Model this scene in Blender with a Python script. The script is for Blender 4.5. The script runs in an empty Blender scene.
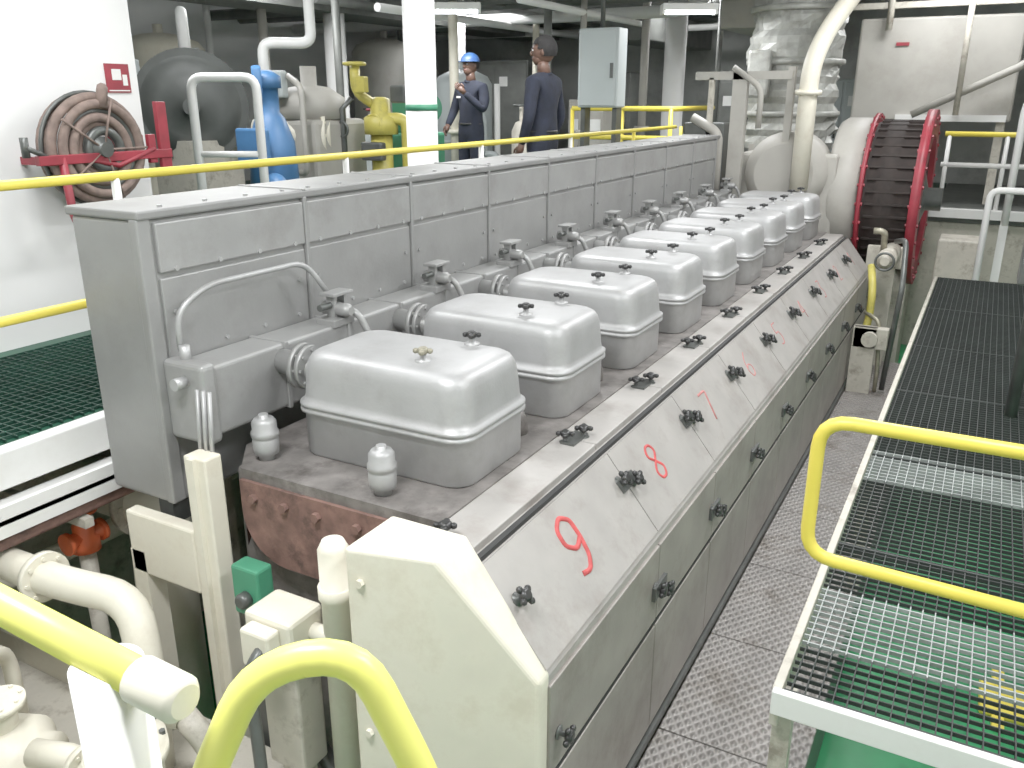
import bpy, math, random, bmesh
from mathutils import Vector, Matrix
random.seed(7)
PI=math.pi
# ---------------------------------------------------------------- materials
def mat(name,col,rough=0.5,metal=0.0,var=0.12,scale=6.0,bump=0.0,bscale=60,dirt=None,dscale=3.0,damt=0.5,emit=0):
    m=bpy.data.materials.new(name); m.use_nodes=True
    nt=m.node_tree; b=nt.nodes['Principled BSDF']
    b.inputs['Roughness'].default_value=rough; b.inputs['Metallic'].default_value=metal
    tc=nt.nodes.new('ShaderNodeTexCoord')
    n=nt.nodes.new('ShaderNodeTexNoise'); n.inputs['Scale'].default_value=scale; n.inputs['Detail'].default_value=6
    nt.links.new(tc.outputs['Object'],n.inputs['Vector'])
    r=nt.nodes.new('ShaderNodeValToRGB')
    r.color_ramp.elements[0].position=0.3; r.color_ramp.elements[1].position=0.7
    r.color_ramp.elements[0].color=tuple(c*(1-var) for c in col)+(1,)
    r.color_ramp.elements[1].color=tuple(min(1,c*(1+var)) for c in col)+(1,)
    nt.links.new(n.outputs['Fac'],r.inputs['Fac'])
    out=r.outputs['Color']
    if dirt:
        n2=nt.nodes.new('ShaderNodeTexNoise'); n2.inputs['Scale'].default_value=dscale; n2.inputs['Detail'].default_value=10
        n2.inputs['Roughness'].default_value=0.7
        nt.links.new(tc.outputs['Object'],n2.inputs['Vector'])
        r2=nt.nodes.new('ShaderNodeValToRGB'); r2.color_ramp.elements[0].position=0.5; r2.color_ramp.elements[1].position=0.68
        r2.color_ramp.elements[0].color=(0,0,0,1); r2.color_ramp.elements[1].color=(damt,damt,damt,1)
        nt.links.new(n2.outputs['Fac'],r2.inputs['Fac'])
        mx=nt.nodes.new('ShaderNodeMix'); mx.data_type='RGBA'
        nt.links.new(r2.outputs['Color'],mx.inputs[0]); nt.links.new(out,mx.inputs[6]); mx.inputs[7].default_value=tuple(dirt)+(1,)
        out=mx.outputs[2]
    nt.links.new(out,b.inputs['Base Color'])
    if bump>0:
        n3=nt.nodes.new('ShaderNodeTexNoise'); n3.inputs['Scale'].default_value=bscale; n3.inputs['Detail'].default_value=4
        nt.links.new(tc.outputs['Object'],n3.inputs['Vector'])
        bp=nt.nodes.new('ShaderNodeBump'); bp.inputs['Strength'].default_value=bump; bp.inputs['Distance'].default_value=0.01
        nt.links.new(n3.outputs['Fac'],bp.inputs['Height']); nt.links.new(bp.outputs['Normal'],b.inputs['Normal'])
    if emit:
        b.inputs['Emission Color'].default_value=tuple(col)+(1,); b.inputs['Emission Strength'].default_value=emit
    return m
SIL=mat('silver_paint',(0.32,0.32,0.315),0.48,0.4,0.08,5,0.06,90,(0.22,0.21,0.20),4,0.5)
SILB=mat('silver_bright',(0.40,0.40,0.40),0.48,0.45,0.07,7,0.07,90,(0.30,0.29,0.285),5,0.5)
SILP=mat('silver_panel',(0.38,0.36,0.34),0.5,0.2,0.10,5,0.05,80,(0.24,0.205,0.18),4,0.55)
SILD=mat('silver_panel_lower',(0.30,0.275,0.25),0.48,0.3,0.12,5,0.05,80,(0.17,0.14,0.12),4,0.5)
BOXM=mat('insulation_box_grey',(0.29,0.29,0.285),0.45,0.4,0.08,4,0.06,60,(0.20,0.195,0.19),3,0.4)
LIDM=mat('insulation_box_lid',(0.24,0.24,0.235),0.5,0.3,0.10,4,0.06,60,(0.17,0.165,0.16),3,0.5)
CRE=mat('cream_paint',(0.74,0.70,0.58),0.45,0,0.06,5,0.05,40,(0.45,0.37,0.26),5,0.35)
CRED=mat('cream_dirty',(0.50,0.47,0.40),0.55,0,0.15,6,0.1,40,(0.16,0.13,0.10),6,0.8)
WHI=mat('white_paint',(0.76,0.76,0.74),0.5,0,0.04,3,0,40,(0.55,0.53,0.48),3,0.3)
YEL=mat('yellow_paint',(0.74,0.60,0.07),0.40,0,0.05,6,0.03,40)
YELF=mat('fluorescent_yellow',(0.88,0.86,0.17),0.35,0,0.05,6)
YELM=mat('machine_yellow',(0.50,0.43,0.08),0.45,0,0.15,6,0,40,(0.18,0.16,0.06),6,0.6)
RED=mat('red_paint',(0.25,0.018,0.03),0.5,0,0.25,8)
REDV=mat('orange_red_paint',(0.60,0.10,0.03),0.45,0,0.2,8)
REDM=mat('red_marker',(0.50,0.06,0.06),0.65,0,0.25,30)
REDF=mat('red_marker_faded',(0.46,0.17,0.16),0.65,0,0.2,30)
BLK=mat('black_plastic',(0.015,0.015,0.015),0.35,0,0.2,8)
DRK=mat('dark_gap',(0.02,0.02,0.02),0.8,0,0.2,8)
DMET=mat('dark_metal',(0.09,0.095,0.09),0.4,0.4,0.2,9)
DRUM=mat('drum_grey',(0.13,0.135,0.125),0.5,0.2,0.2,5)
DRUMD=mat('drum_dark',(0.06,0.065,0.06),0.55,0.1,0.2,5)
GRT=mat('grating_metal',(0.018,0.022,0.020),0.65,0.1,0.25,5)
GRTG=mat('grating_green',(0.006,0.035,0.022),0.55,0,0.25,5)
GRTL=mat('grating_glint_bands',(0.27,0.29,0.28),0.5,0.2,0.25,5)  # paler bar colour with the grating's glints painted in
GRN=mat('green_deck_paint',(0.007,0.065,0.034),0.45,0,0.25,3,0.05,20,(0.01,0.03,0.02),2,0.6)
GRNF=mat('green_bilge_paint',(0.014,0.21,0.07),0.38,0,0.3,2,0.05,20,(0.01,0.07,0.03),1.5,0.8)
GRNM=mat('green_machine',(0.05,0.25,0.14),0.5,0,0.15,5)
BLU=mat('blue_machine',(0.05,0.15,0.33),0.45,0,0.15,5)
RUS=mat('rusty_primer',(0.165,0.088,0.070),0.8,0,0.35,14,0.25,30,(0.06,0.033,0.027),9,0.9)
BLKD=mat('block_oily_metal',(0.18,0.165,0.155),0.5,0.25,0.3,10,0.2,40,(0.07,0.06,0.055),7,0.9)
BRS=mat('brass',(0.30,0.28,0.21),0.5,0.5,0.2,20)
BEI=mat('beige_casing',(0.37,0.355,0.32),0.55,0,0.08,3,0,40,(0.24,0.22,0.185),2,0.4)
GREYP=mat('grey_cabinet',(0.38,0.42,0.42),0.5,0,0.04,3)
DUCT=mat('insulation_foil',(0.35,0.355,0.33),0.45,0.2,0.2,9,0.9,14,(0.17,0.165,0.14),5,0.6)
RUB=mat('rubber_brown',(0.018,0.012,0.010),0.85,0,0.3,14,0.2,30)
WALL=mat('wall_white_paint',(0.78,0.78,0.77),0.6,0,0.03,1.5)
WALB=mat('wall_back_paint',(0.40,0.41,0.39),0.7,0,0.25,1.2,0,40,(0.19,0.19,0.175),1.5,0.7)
CEI=mat('ceiling_paint',(0.50,0.50,0.49),0.8,0,0.2,1.5)
HOSE=mat('hose_canvas',(0.17,0.12,0.10),0.8,0,0.3,20)
NAVY=mat('coverall_navy',(0.007,0.010,0.022),0.9,0,0.3,12,0.3,30)
SKIN=mat('skin_brown',(0.10,0.05,0.034),0.5,0,0.08,10)
HAIR=mat('hair_black',(0.006,0.005,0.005),0.8,0,0.2,60,0.5,150)
EYEW=mat('eye_white',(0.6,0.6,0.58),0.3)
LIP=mat('lip',(0.14,0.05,0.042),0.5)
BLUC=mat('helmet_blue',(0.02,0.06,0.18),0.45)
LAMP=mat('lamp_tube',(0.93,0.97,1.0),0.4,emit=9)
def plate():
    m=mat('checker_plate',(0.30,0.28,0.265),0.48,0.3,0.18,4,0,1,(0.13,0.11,0.09),4,0.85)
    nt=m.node_tree; b=nt.nodes['Principled BSDF']
    tc=nt.nodes.new('ShaderNodeTexCoord')
    hs=[]
    for ang in (0.6,-0.6):
        mp=nt.nodes.new('ShaderNodeMapping'); mp.inputs['Rotation'].default_value=(0,0,ang)
        nt.links.new(tc.outputs['Object'],mp.inputs['Vector'])
        w=nt.nodes.new('ShaderNodeTexWave'); w.inputs['Scale'].default_value=8; w.inputs['Distortion'].default_value=0
        nt.links.new(mp.outputs['Vector'],w.inputs['Vector']); hs.append(w)
    mu=nt.nodes.new('ShaderNodeMath'); mu.operation='MULTIPLY'
    nt.links.new(hs[0].outputs['Fac'],mu.inputs[0]); nt.links.new(hs[1].outputs['Fac'],mu.inputs[1])
    bp=nt.nodes.new('ShaderNodeBump'); bp.inputs['Strength'].default_value=1.0; bp.inputs['Distance'].default_value=0.011
    nt.links.new(mu.outputs[0],bp.inputs['Height']); nt.links.new(bp.outputs['Normal'],b.inputs['Normal'])
    return m
PLT=plate()
# ---------------------------------------------------------------- builder
def fillet(pts,r,n=5):
    pts=[Vector(p) for p in pts]
    if len(pts)<3: return pts
    out=[pts[0]]
    for i in range(1,len(pts)-1):
        p=pts[i]; a=pts[i-1]-p; c=pts[i+1]-p
        rr=min(r,a.length*0.49,c.length*0.49)
        s=p+a.normalized()*rr; e=p+c.normalized()*rr
        for k in range(n+1):
            t=k/n; out.append(s*(1-t)**2+p*2*t*(1-t)+e*t*t)
    out.append(pts[-1]); return out
class B:
    def __init__(s): s.v=[];s.f=[];s.m=[];s.s=[];s.mats=[]
    def mi(s,m):
        if m not in s.mats: s.mats.append(m)
        return s.mats.index(m)
    def add(s,vs,fs,m,smooth=False):
        o=len(s.v); s.v+= [tuple(v) for v in vs]; i=s.mi(m)
        for k,f in enumerate(fs):
            s.f.append([o+q for q in f]); s.m.append(i)
            s.s.append(smooth[k] if isinstance(smooth,list) else smooth)
    def box(s,x0,x1,y0,y1,z0,z1,m,bev=0,seg=2,smooth=False):
        if x0>x1:x0,x1=x1,x0
        if y0>y1:y0,y1=y1,y0
        if z0>z1:z0,z1=z1,z0
        if bev<=0:
            vs=[(x,y,z) for z in (z0,z1) for y in (y0,y1) for x in (x0,x1)]
            s.add(vs,[(0,2,3,1),(4,5,7,6),(0,1,5,4),(2,6,7,3),(0,4,6,2),(1,3,7,5)],m); return
        bm=bmesh.new(); bmesh.ops.create_cube(bm,size=1)
        for v in bm.verts: v.co=Vector(((x0+x1)/2+v.co.x*(x1-x0),(y0+y1)/2+v.co.y*(y1-y0),(z0+z1)/2+v.co.z*(z1-z0)))
        bmesh.ops.bevel(bm,geom=bm.edges[:],offset=bev,segments=seg,profile=0.5,affect='EDGES')
        bm.verts.index_update()
        s.add([v.co.copy() for v in bm.verts],[[v.index for v in f.verts] for f in bm.faces],m,smooth); bm.free()
    def obox(s,c,sx,sy,sz,R,m):
        vs=[Vector(c)+R@Vector((x*sx/2,y*sy/2,z*sz/2)) for z in (-1,1) for y in (-1,1) for x in (-1,1)]
        s.add(vs,[(0,2,3,1),(4,5,7,6),(0,1,5,4),(2,6,7,3),(0,4,6,2),(1,3,7,5)],m)
    def prism(s,prof,y0,y1,m):
        n=len(prof); vs=[(x,y0,z) for x,z in prof]+[(x,y1,z) for x,z in prof]
        fs=[list(range(n)),list(range(2*n-1,n-1,-1))]+[(i,(i+1)%n,n+(i+1)%n,n+i) for i in range(n)]
        s.add(vs,fs,m)
    def frame(s,d):
        d=Vector(d).normalized(); a=Vector((0,0,1)) if abs(d.z)<0.9 else Vector((1,0,0))
        u=d.cross(a).normalized(); w=d.cross(u).normalized(); return u,w
    def lathe(s,o,axis,prof,m,n=24,smooth=True):
        o=Vector(o); ax=Vector(axis).normalized(); u,w=s.frame(ax)
        vs=[];
        for r,h in prof:
            for k in range(n):
                t=2*PI*k/n; vs.append(o+ax*h+(u*math.cos(t)+w*math.sin(t))*max(r,1e-5))
        fs=[];sm=[]
        for i in range(len(prof)-1):
            flat=abs(prof[i][1]-prof[i+1][1])<1e-6
            for k in range(n):
                fs.append((i*n+k,i*n+(k+1)%n,(i+1)*n+(k+1)%n,(i+1)*n+k)); sm.append(smooth and not flat)
        fs.append(list(range(n))); sm.append(False)
        L=(len(prof)-1)*n; fs.append([L+k for k in range(n)][::-1]); sm.append(False)
        s.add(vs,fs,m,sm)
    def cyl(s,p0,p1,r,m,r1=None,n=20):
        p0=Vector(p0);p1=Vector(p1); s.lathe(p0,p1-p0,[(r,0),(r if r1 is None else r1,(p1-p0).length)],m,n)
    def tube(s,pts,r,m,n=10,fr=0,closed=False):
        pts=[Vector(p) for p in pts]
        if fr>0: pts=fillet(pts,fr)
        vs=[];N=len(pts);u=None
        for i,p in enumerate(pts):
            if closed: d=pts[(i+1)%N]-pts[i-1]
            else: d=pts[min(i+1,N-1)]-pts[max(i-1,0)]
            d.normalize()
            if u is None: u,w=s.frame(d)
            else:
                u=(u-d*u.dot(d)).normalized(); w=d.cross(u)
            rr=r[i] if isinstance(r,list) else r
            for k in range(n):
                t=2*PI*k/n; vs.append(p+(u*math.cos(t)+w*math.sin(t))*rr)
        fs=[];sm=[]
        for i in range(N if closed else N-1):
            j=(i+1)%N
            for k in range(n): fs.append((i*n+k,i*n+(k+1)%n,j*n+(k+1)%n,j*n+k)); sm.append(True)
        if not closed:
            fs.append(list(range(n))); fs.append([(N-1)*n+k for k in range(n)][::-1]); sm+=[False,False]
        s.add(vs,fs,m,sm)
    def ell(s,c,r,m,n=20,k=14,cond=None,R=None):
        vs=[];c=Vector(c)
        for i in range(k+1):
            ph=PI*i/k
            for j in range(n):
                t=2*PI*j/n; p=Vector((math.sin(ph)*math.cos(t)*r[0],math.sin(ph)*math.sin(t)*r[1],math.cos(ph)*r[2]))
                if R: p=R@p
                vs.append(c+p)
        fs=[]
        for i in range(k):
            for j in range(n):
                f=(i*n+j,i*n+(j+1)%n,(i+1)*n+(j+1)%n,(i+1)*n+j)
                if cond is None or cond(sum((Vector(vs[q]) for q in f),Vector())/4-c): fs.append(f)
        s.add(vs,fs,m,True)
    def loft(s,rings,m,smooth=True):
        n=len(rings[0]); vs=[p for r in rings for p in r]
        fs=[(i*n+k,i*n+(k+1)%n,(i+1)*n+(k+1)%n,(i+1)*n+k) for i in range(len(rings)-1) for k in range(n)]
        fs.append(list(range(n))); fs.append([(len(rings)-1)*n+k for k in range(n)][::-1])
        s.add(vs,fs,m,smooth)
    def torus(s,c,axis,R,r,m,n=32,k=8,a0=0,a1=2*PI):
        ax=Vector(axis).normalized(); u,w=s.frame(ax); c=Vector(c)
        full=abs(a1-a0-2*PI)<1e-4
        pts=[c+(u*math.cos(a0+(a1-a0)*i/n)+w*math.sin(a0+(a1-a0)*i/n))*R for i in range(n if full else n+1)]
        s.tube(pts,r,m,k,closed=full)
    def build(s,name,parent=None,loc=None,rot=None):
        me=bpy.data.meshes.new(name); me.from_pydata(s.v,[],s.f)
        for m in s.mats: me.materials.append(m)
        me.polygons.foreach_set('material_index',s.m); me.polygons.foreach_set('use_smooth',s.s)
        me.validate()
        bm=bmesh.new(); bm.from_mesh(me); bmesh.ops.recalc_face_normals(bm,faces=bm.faces[:]); bm.to_mesh(me); bm.free()
        ob=bpy.data.objects.new(name,me); bpy.context.scene.collection.objects.link(ob)
        if parent: ob.parent=parent
        if loc: ob.location=loc
        if rot: ob.rotation_euler=rot
        return ob
def empty(name):
    e=bpy.data.objects.new(name,None); bpy.context.scene.collection.objects.link(e); return e
def flange(b,c,ax,r,m,t=0.02,bolts=8,bm=None):
    ax=Vector(ax).normalized(); c=Vector(c)
    b.lathe(c-ax*t/2,ax,[(r,0),(r,t)],m,24)
    u,w=b.frame(ax)
    for k in range(bolts):
        a=2*PI*k/bolts; p=c+(u*math.cos(a)+w*math.sin(a))*r*0.82
        b.lathe(p-ax*(t/2+.008),ax,[(r*.09,0),(r*.09,t+.016)],bm or m,6,False)
def knob(b,p,nrm,r=0.026,m=None,hgt=0.035):
    m=m or BLK; n=Vector(nrm).normalized(); p=Vector(p)
    b.lathe(p,n,[(r*.75,0),(r*.75,.006),(r*.3,.008),(r*.3,hgt)],DMET,10)
    q=p+n*hgt; b.lathe(q,n,[(r*.55,-.006),(r*.7,0),(r*.7,.012),(r*.4,.018)],m,12)
    u,w=b.frame(n)
    for k in range(4):
        a=2*PI*k/4+.4; c=q+(u*math.cos(a)+w*math.sin(a))*r*.85
        b.lathe(c-n*.003,n,[(r*.22,-.002),(r*.36,.003),(r*.36,.012),(r*.2,.016)],m,8)
# ---------------------------------------------------------------- room
FZ=-3.0; CZ=1.65
def solid(name,args,m):
    b=B(); b.box(*args,m); return b.build(name)
solid('floor',(-11.2,2.8,-2.2,16.2,FZ-.1,FZ),GRNF)
solid('ceiling',(-11.2,2.8,-2.2,16.2,CZ,CZ+.1),CEI)
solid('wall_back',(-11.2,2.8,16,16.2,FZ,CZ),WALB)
solid('wall_front',(-11.2,2.8,-2.2,-2,FZ,CZ),WALL)
solid('wall_right',(2.6,2.8,-2,16,FZ,CZ),WALL)
solid('wall_left',(-11.2,-11,-2,16,FZ,CZ),WALL)
DZ=-1.32
solid('wall_partition',(-4.78,-4.6,-2,3.68,DZ,CZ),WALL)
solid('deck_upper_floor',(-11,-3.24,-2,16,DZ-.1,DZ),GRN)
solid('wall_under_deck',(-3.95,-3.85,-2,11,FZ,DZ-.1),CRED)
b=B(); b.box(-3.24,-3.16,-2,11.4,DZ-.12,DZ+.03,WHI,.006); b.box(-3.20,-3.02,-2,11.4,DZ-.19,DZ-.17,WHI); b.box(-3.04,-3.02,-2,11.4,DZ-.24,DZ-.12,WHI)
b.build('trim_deck_edge_beam')
b=B()
x=-4.45
while x<-3.32: b.box(x-.003,x+.003,.4,6.2,DZ+.002,DZ+.016,GRTG); x+=.05
y=.4
while y<6.2: b.box(-4.45,-3.32,y-.003,y+.003,DZ+.002,DZ+.014,GRTG); y+=.05
b.build('deck_grating')
b=B()
for z in (-.31,-.81):
    b.tube([(-3.22,-1.9,z),(-3.22,9.7,z)],.02,YEL)
y=.9
while y<10.5:
    b.cyl((-3.22,y,DZ+.03),(-3.22,y,-.31),.018,WHI if y<8 else YEL,n=10); y+=1.5
b.build('deck_railing')
# ---------------------------------------------------------------- engine
eng=empty('marine_diesel_engine')
P=.785; N=9
b=B()
b.box(-2.36,-1.42,2.10,9.15,-3.0,-1.33,BLKD,.02)
b.prism([(-2.42,-1.345),(-2.42,-1.30),(-1.385,-1.30),(-1.385,-1.345)],2.22,9.2,BLKD)
vs=[(-2.42,2.22),(-2.27,2.045),(-1.385,2.045),(-1.385,2.22)]
b.add([(x,y,z) for z in (-1.345,-1.30) for x,y in vs],[(0,1,2,3),(4,5,6,7),(0,1,5,4),(1,2,6,5),(2,3,7,6),(3,0,4,7)],BLKD)
for k in range(N+1): b.box(-2.40,-2.34,2.3+k*P*.98-.03,2.3+k*P*.98+.03,-2.9,-1.35,CRED)
b.box(-2.55,-.95,2.0,9.2,-3.0,-2.75,CRED)
b.build('engine_block',eng)
b=B()
prof=[(-2.27,-1.34),(-2.27,-1.46)]
for i in range(9):
    a=PI+ (PI/2)*i/8; prof.append((-2.07+.20*math.cos(a),-1.46+.20*math.sin(a)))
prof+= [(-1.88,-1.66),(-1.78,-1.56),(-1.6,-1.52),(-1.45,-1.34)]
b.prism(prof[::-1],2.03,2.10,RUS)
vs=[(-2.27,2.04),(-2.40,2.22)]
b.add([(x,y,z) for z in (-1.62,-1.34) for x,y in vs],[(0,1,3,2)],RUS)
for x in (-2.2,-2.05,-1.90,-1.72): b.lathe((x,2.03,-1.40),(0,-1,0),[(.018,0),(.018,.02)],RUS,6,False)
b.build('front_plate',eng)
b=B()
Y0,Y1=1.92,9.15
prof=[(-1.385,-1.315),(-1.19,-1.335),(-.937,-1.65),(-.937,-2.62),(-1.3,-2.62),(-1.385,-2.4)]
b.prism(prof,Y0,Y1,SILP)
b.box(-1.203,-1.183,Y0,Y1,-1.345,-1.326,DRK)
sl=Vector((.253,0,-.318)); L=sl.length; sd=sl.normalized(); sn=Vector((.318,0,.253)).normalized()
R=Matrix((sd,Vector((0,1,0)),sn)).transposed()
def sp(s,y,o=0): return Vector((-1.19,y,-1.33))+sl*s+sn*o
for k in range(N):
    ya=2.12+P*k if k>0 else Y0; yb=2.12+P*(k+1) if k<N-1 else Y1
    c=sp(.5,(ya+yb)/2,.006); b.obox(c,L*.9,yb-ya-.008,.016,R,SILP)
    b.box(-1.385,-1.215,ya+.004,yb-.004,-1.34,-1.305,SILP,.004)
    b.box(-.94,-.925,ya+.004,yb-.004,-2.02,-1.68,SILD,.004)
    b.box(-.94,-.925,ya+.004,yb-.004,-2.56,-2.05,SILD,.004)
b.box(-.945,-.928,Y0,Y1,-2.045,-2.03,DRK)
b.box(-.95,-.915,Y0,Y1,-2.62,-2.585,DMET)
b.build('camshaft_side_covers',eng)
b=B()
for k in range(N):
    y=2.12+P*k if k else 1.985
    offs=(-.045,.045) if k>0 else (0,)
    for o in offs:
        knob(b,sp(.33 if o<0 else .42,y+o,.012),sn,.032)
        knob(b,(-1.31+(.02 if o>0 else -.02),y+o,-1.307),(0,0,1),.032)
        knob(b,(-.925,y+o,-1.87+(.02 if o<0 else -.02)),(1,0,0),.032)
    if k>0:
        b.obox(sp(.38,y,.02),.05,.13,.018,R,DMET); b.box(-1.34,-1.28,y-.07,y+.07,-1.306,-1.295,DMET); b.box(-.927,-.91,y-.07,y+.07,-1.90,-1.84,DMET)
b.build('star_knobs',eng)
D={9:[(.9,.55),(.5,.42),(.1,.6),(.12,.9),(.5,1.05),(.88,.9),(.9,.55),(.8,.2),(.5,0),(.1,.05)],
   8:[(.5,.52),(.1,.75),(.3,1),(.7,1),(.9,.75),(.5,.52),(.1,.25),(.3,0),(.7,0),(.9,.25),(.5,.52)],
   7:[(.05,1),(.95,1),(.4,0)],6:[(.8,1),(.3,.75),(.1,.3),(.4,0),(.8,.1),(.9,.4),(.5,.55),(.15,.4)],
   5:[(.9,1),(.2,1),(.15,.55),(.7,.6),(.9,.3),(.6,0),(.1,.05)],4:[(.7,0),(.7,1),(.1,.35),(.95,.35)],
   3:[(.1,1),(.85,1),(.45,.6),(.9,.35),(.6,0),(.1,.05)],2:[(.1,.8),(.5,1),(.9,.75),(.1,0),(.95,0)],1:[(.2,.7),(.55,1),(.55,0)]}
b=B()
for k in range(N):
    d=D[9-k]; yc=2.39+P*k+(.03 if k else 0); w=.13;h=.20
    if k: w=.11;h=.15
    pts=[sp(.45,yc+(x-.5)*w,.010)+(-sd)*((z-.5)*h) for x,z in d]
    b.tube(pts,.012 if k==0 else (.009 if k<3 else .007),REDM if k<2 else REDF,6,fr=.02)
b.build('painted_cylinder_numbers',eng)
b=B()
bm=bmesh.new()
prof=[(-1.50,-1.25),(-1.22,-1.25),(-.935,-1.64),(-.935,-3.0),(-1.50,-3.0)]
vs=[bm.verts.new((x,1.70,z)) for x,z in prof]; f=bm.faces.new(vs)
r=bmesh.ops.extrude_face_region(bm,geom=[f]); 
for e in r['geom']:
    if isinstance(e,bmesh.types.BMVert): e.co.y=1.94
bmesh.ops.bevel(bm,geom=bm.edges[:],offset=.014,segments=3,profile=.5,affect='EDGES')
for v in bm.verts:
    if v.co.y<1.8:
        t=max(0,min(1,(v.co.x+1.40)/.465)); v.co.y+=.17*t
bm.verts.index_update()
b.add([v.co.copy() for v in bm.verts],[[v.index for v in f.verts] for f in bm.faces],CRE); bm.free()
for x,z in ((-1.45,-1.36),(-1.45,-1.9),(-1.45,-2.4)): b.lathe((x,1.71,z),(0,-1,0),[(.014,0),(.014,.014)],CRE,6,False)
b.build('end_cover',eng)
b=B()
b.lathe((-1.63,1.80,-3.0),(0,0,1),[(.05,0),(.05,1.48),(.058,1.49),(.058,1.53),(.05,1.53),(.05,1.66),(.035,1.69)],CRE,20)
b.box(-1.92,-1.72,1.67,1.83,-1.76,-1.58,CRE,.015); b.box(-1.88,-1.76,1.61,1.67,-1.74,-1.60,CRE,.01)
b.box(-1.90,-1.74,1.70,1.82,-2.2,-1.80,CRED,.01)
b.box(-1.86,-1.78,1.72,1.8,-3,-1.75,CRED)
b.tube([(-1.74,1.78,-1.66),(-1.63,1.78,-1.66)],.03,CRE)
b.tube([(-1.80,1.64,-1.65),(-1.80,1.56,-1.7),(-1.72,1.5,-2.1),(-1.6,1.55,-2.9)],.02,DMET,8,fr=.05)
b.tube([(-2.0,1.95,-1.8),(-1.9,1.88,-2.2),(-1.56,1.85,-2.5)],.035,DMET,8,fr=.1)
b.build('governor_drive',eng)
b=B()
bx0,bx1,by0,by1,bz0,bz1=-2.94,-2.58,1.98,9.2,-1.50,-.40
b.box(bx0,bx1,by0,by1,bz0,bz1,BOXM,.02,3)
b.box(bx0-.015,bx1+.02,by0-.01,by1+.02,bz1-.005,bz1+.028,LIDM,.008)
b.box(bx1-.03,bx1+.012,by0-.012,by0+.05,bz0+.01,bz1,BOXM,.008)
k=0; y=by0+.05
while y<by1-.3:
    y2=min(y+P,by1)
    b.box(bx1-.005,bx1+.010,y+.012,y2-.012,bz0+.45,bz1-.22,BOXM,.006)
    b.box(bx1-.005,bx1+.018,y+.012,y2-.012,bz1-.20,bz1-.02,SIL,.006)
    b.box(bx1,bx1+.022,y2-.010,y2+.010,bz0,bz1,BOXM,.004)
    b.box(bx0,bx1+.022,y2-.01,y2+.01,bz1+.025,bz1+.034,SIL,.003)
    for q in range(4):
        yy=y+.08+q*(P-.16)/3
        b.lathe((bx1+.015,yy,bz1-.19),(1,0,0),[(.010,0),(.010,.010)],SILB,6,False)
        b.lathe((bx1-.03,yy,bz1+.028),(0,0,1),[(.010,0),(.010,.008)],SILB,6,False)
        b.lathe((bx1+.008,yy,bz1-.50),(1,0,0),[(.009,0),(.009,.010)],SILB,6,False)
    for q in (0,1): b.lathe((bx1+.008,y+.06+q*(P-.12),bz1-.35),(1,0,0),[(.010,0),(.010,.012)],SIL,8,False)
    y=y2
for yy in (2.4,4.0,5.6,7.2,8.8): b.box(-2.9,-2.82,yy,yy+.08,FZ,bz0,CRED)
b.build('exhaust_insulation_box')
b=B()
b.box(-2.565,-2.38,2.03,9.1,-1.20,-.93,SIL,.015,3)
b.box(-2.575,-2.365,2.0,2.07,-1.22,-.91,SIL,.02,3)
for k in range(N*2): b.box(-2.57,-2.372,2.43+k*P/2,2.45+k*P/2,-1.205,-.925,SIL,.003)
b.cyl((-2.50,2.05,-.93),(-2.50,2.05,-.86),.02,SILB); b.cyl((-2.46,2.0,-.98),(-2.46,1.95,-.98),.022,SILB)
b.tube([(-2.52,2.05,-.88),(-2.52,2.05,-.74),(-2.50,2.18,-.66),(-2.50,2.72,-.66),(-2.46,2.8,-.8)],.012,SILB,8,fr=.08)
for k in range(3): b.tube([(-2.40+.03*k,2.0,-1.0),(-2.39+.03*k,1.97,-1.28)],.009,SILB,6)
b.build('charge_air_manifold',eng)
b=B()
for k in range(N):
    y=2.42+P*k
    b.cyl((-2.40,y,-1.0),(-2.12,y,-1.02),.05,SIL); flange(b,(-2.27,y,-1.005),(1,0,0),.092,SIL,.025); flange(b,(-2.235,y,-1.005),(1,0,0),.088,SIL,.02)
    y=2.82+P*k
    b.box(-2.47,-2.37,y-.09,y+.05,-.94,-.905,SIL,.005); b.box(-2.44,-2.40,y-.05,y-.03,-.94,-.80,SIL); b.box(-2.44,-2.40,y+.02,y+.04,-.94,-.80,SIL)
    b.box(-2.46,-2.38,y-.07,y+.06,-.81,-.795,SIL,.003)
    b.lathe((-2.42,y-.02,-.87),(1,0,0),[(.03,-.06),(.03,.07),(.02,.09)],SIL,12)
    b.lathe((-2.42,y-.09,-.85),(0,1,0),[(.015,-.03),(.015,.1)],DMET,8)
    b.tube([(-2.42,y,-.88),(-2.33,y+.02,-.88),(-2.28,y+.04,-1.0),(-2.28,y+.04,-1.29)],.016,SIL,10,fr=.05)
    b.tube([(-2.2,y-.02,-1.29),(-2.2,y-.02,-1.12),(-1.9,y+.05,-1.12),(-1.9,y+.05,-1.29)],.016,DMET,8,fr=.04)
    b.lathe((-1.75,y+.05,-1.30),(0,0,1),[(.04,0),(.04,.08),(.02,.1)],BLKD,12)
    b.lathe((-1.55,y+.03,-1.30),(0,0,1),[(.05,0),(.05,.05),(.03,.10)],BLKD,12)
b.build('fuel_and_exhaust_connections',eng)
def rr(cx,cy,hx,hy,r,z,n=7,dome=0):
    pts=[]
    r=min(r,hx*.98,hy*.98)
    for (sx,sy,a0) in ((1,1,0),(-1,1,PI/2),(-1,-1,PI),(1,-1,3*PI/2)):
        for k in range(n):
            a=a0+(PI/2)*k/(n-1); pts.append((cx+sx*(hx-r)+r*math.cos(a),cy+sy*(hy-r)+r*math.sin(a),z))
    return pts
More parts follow.
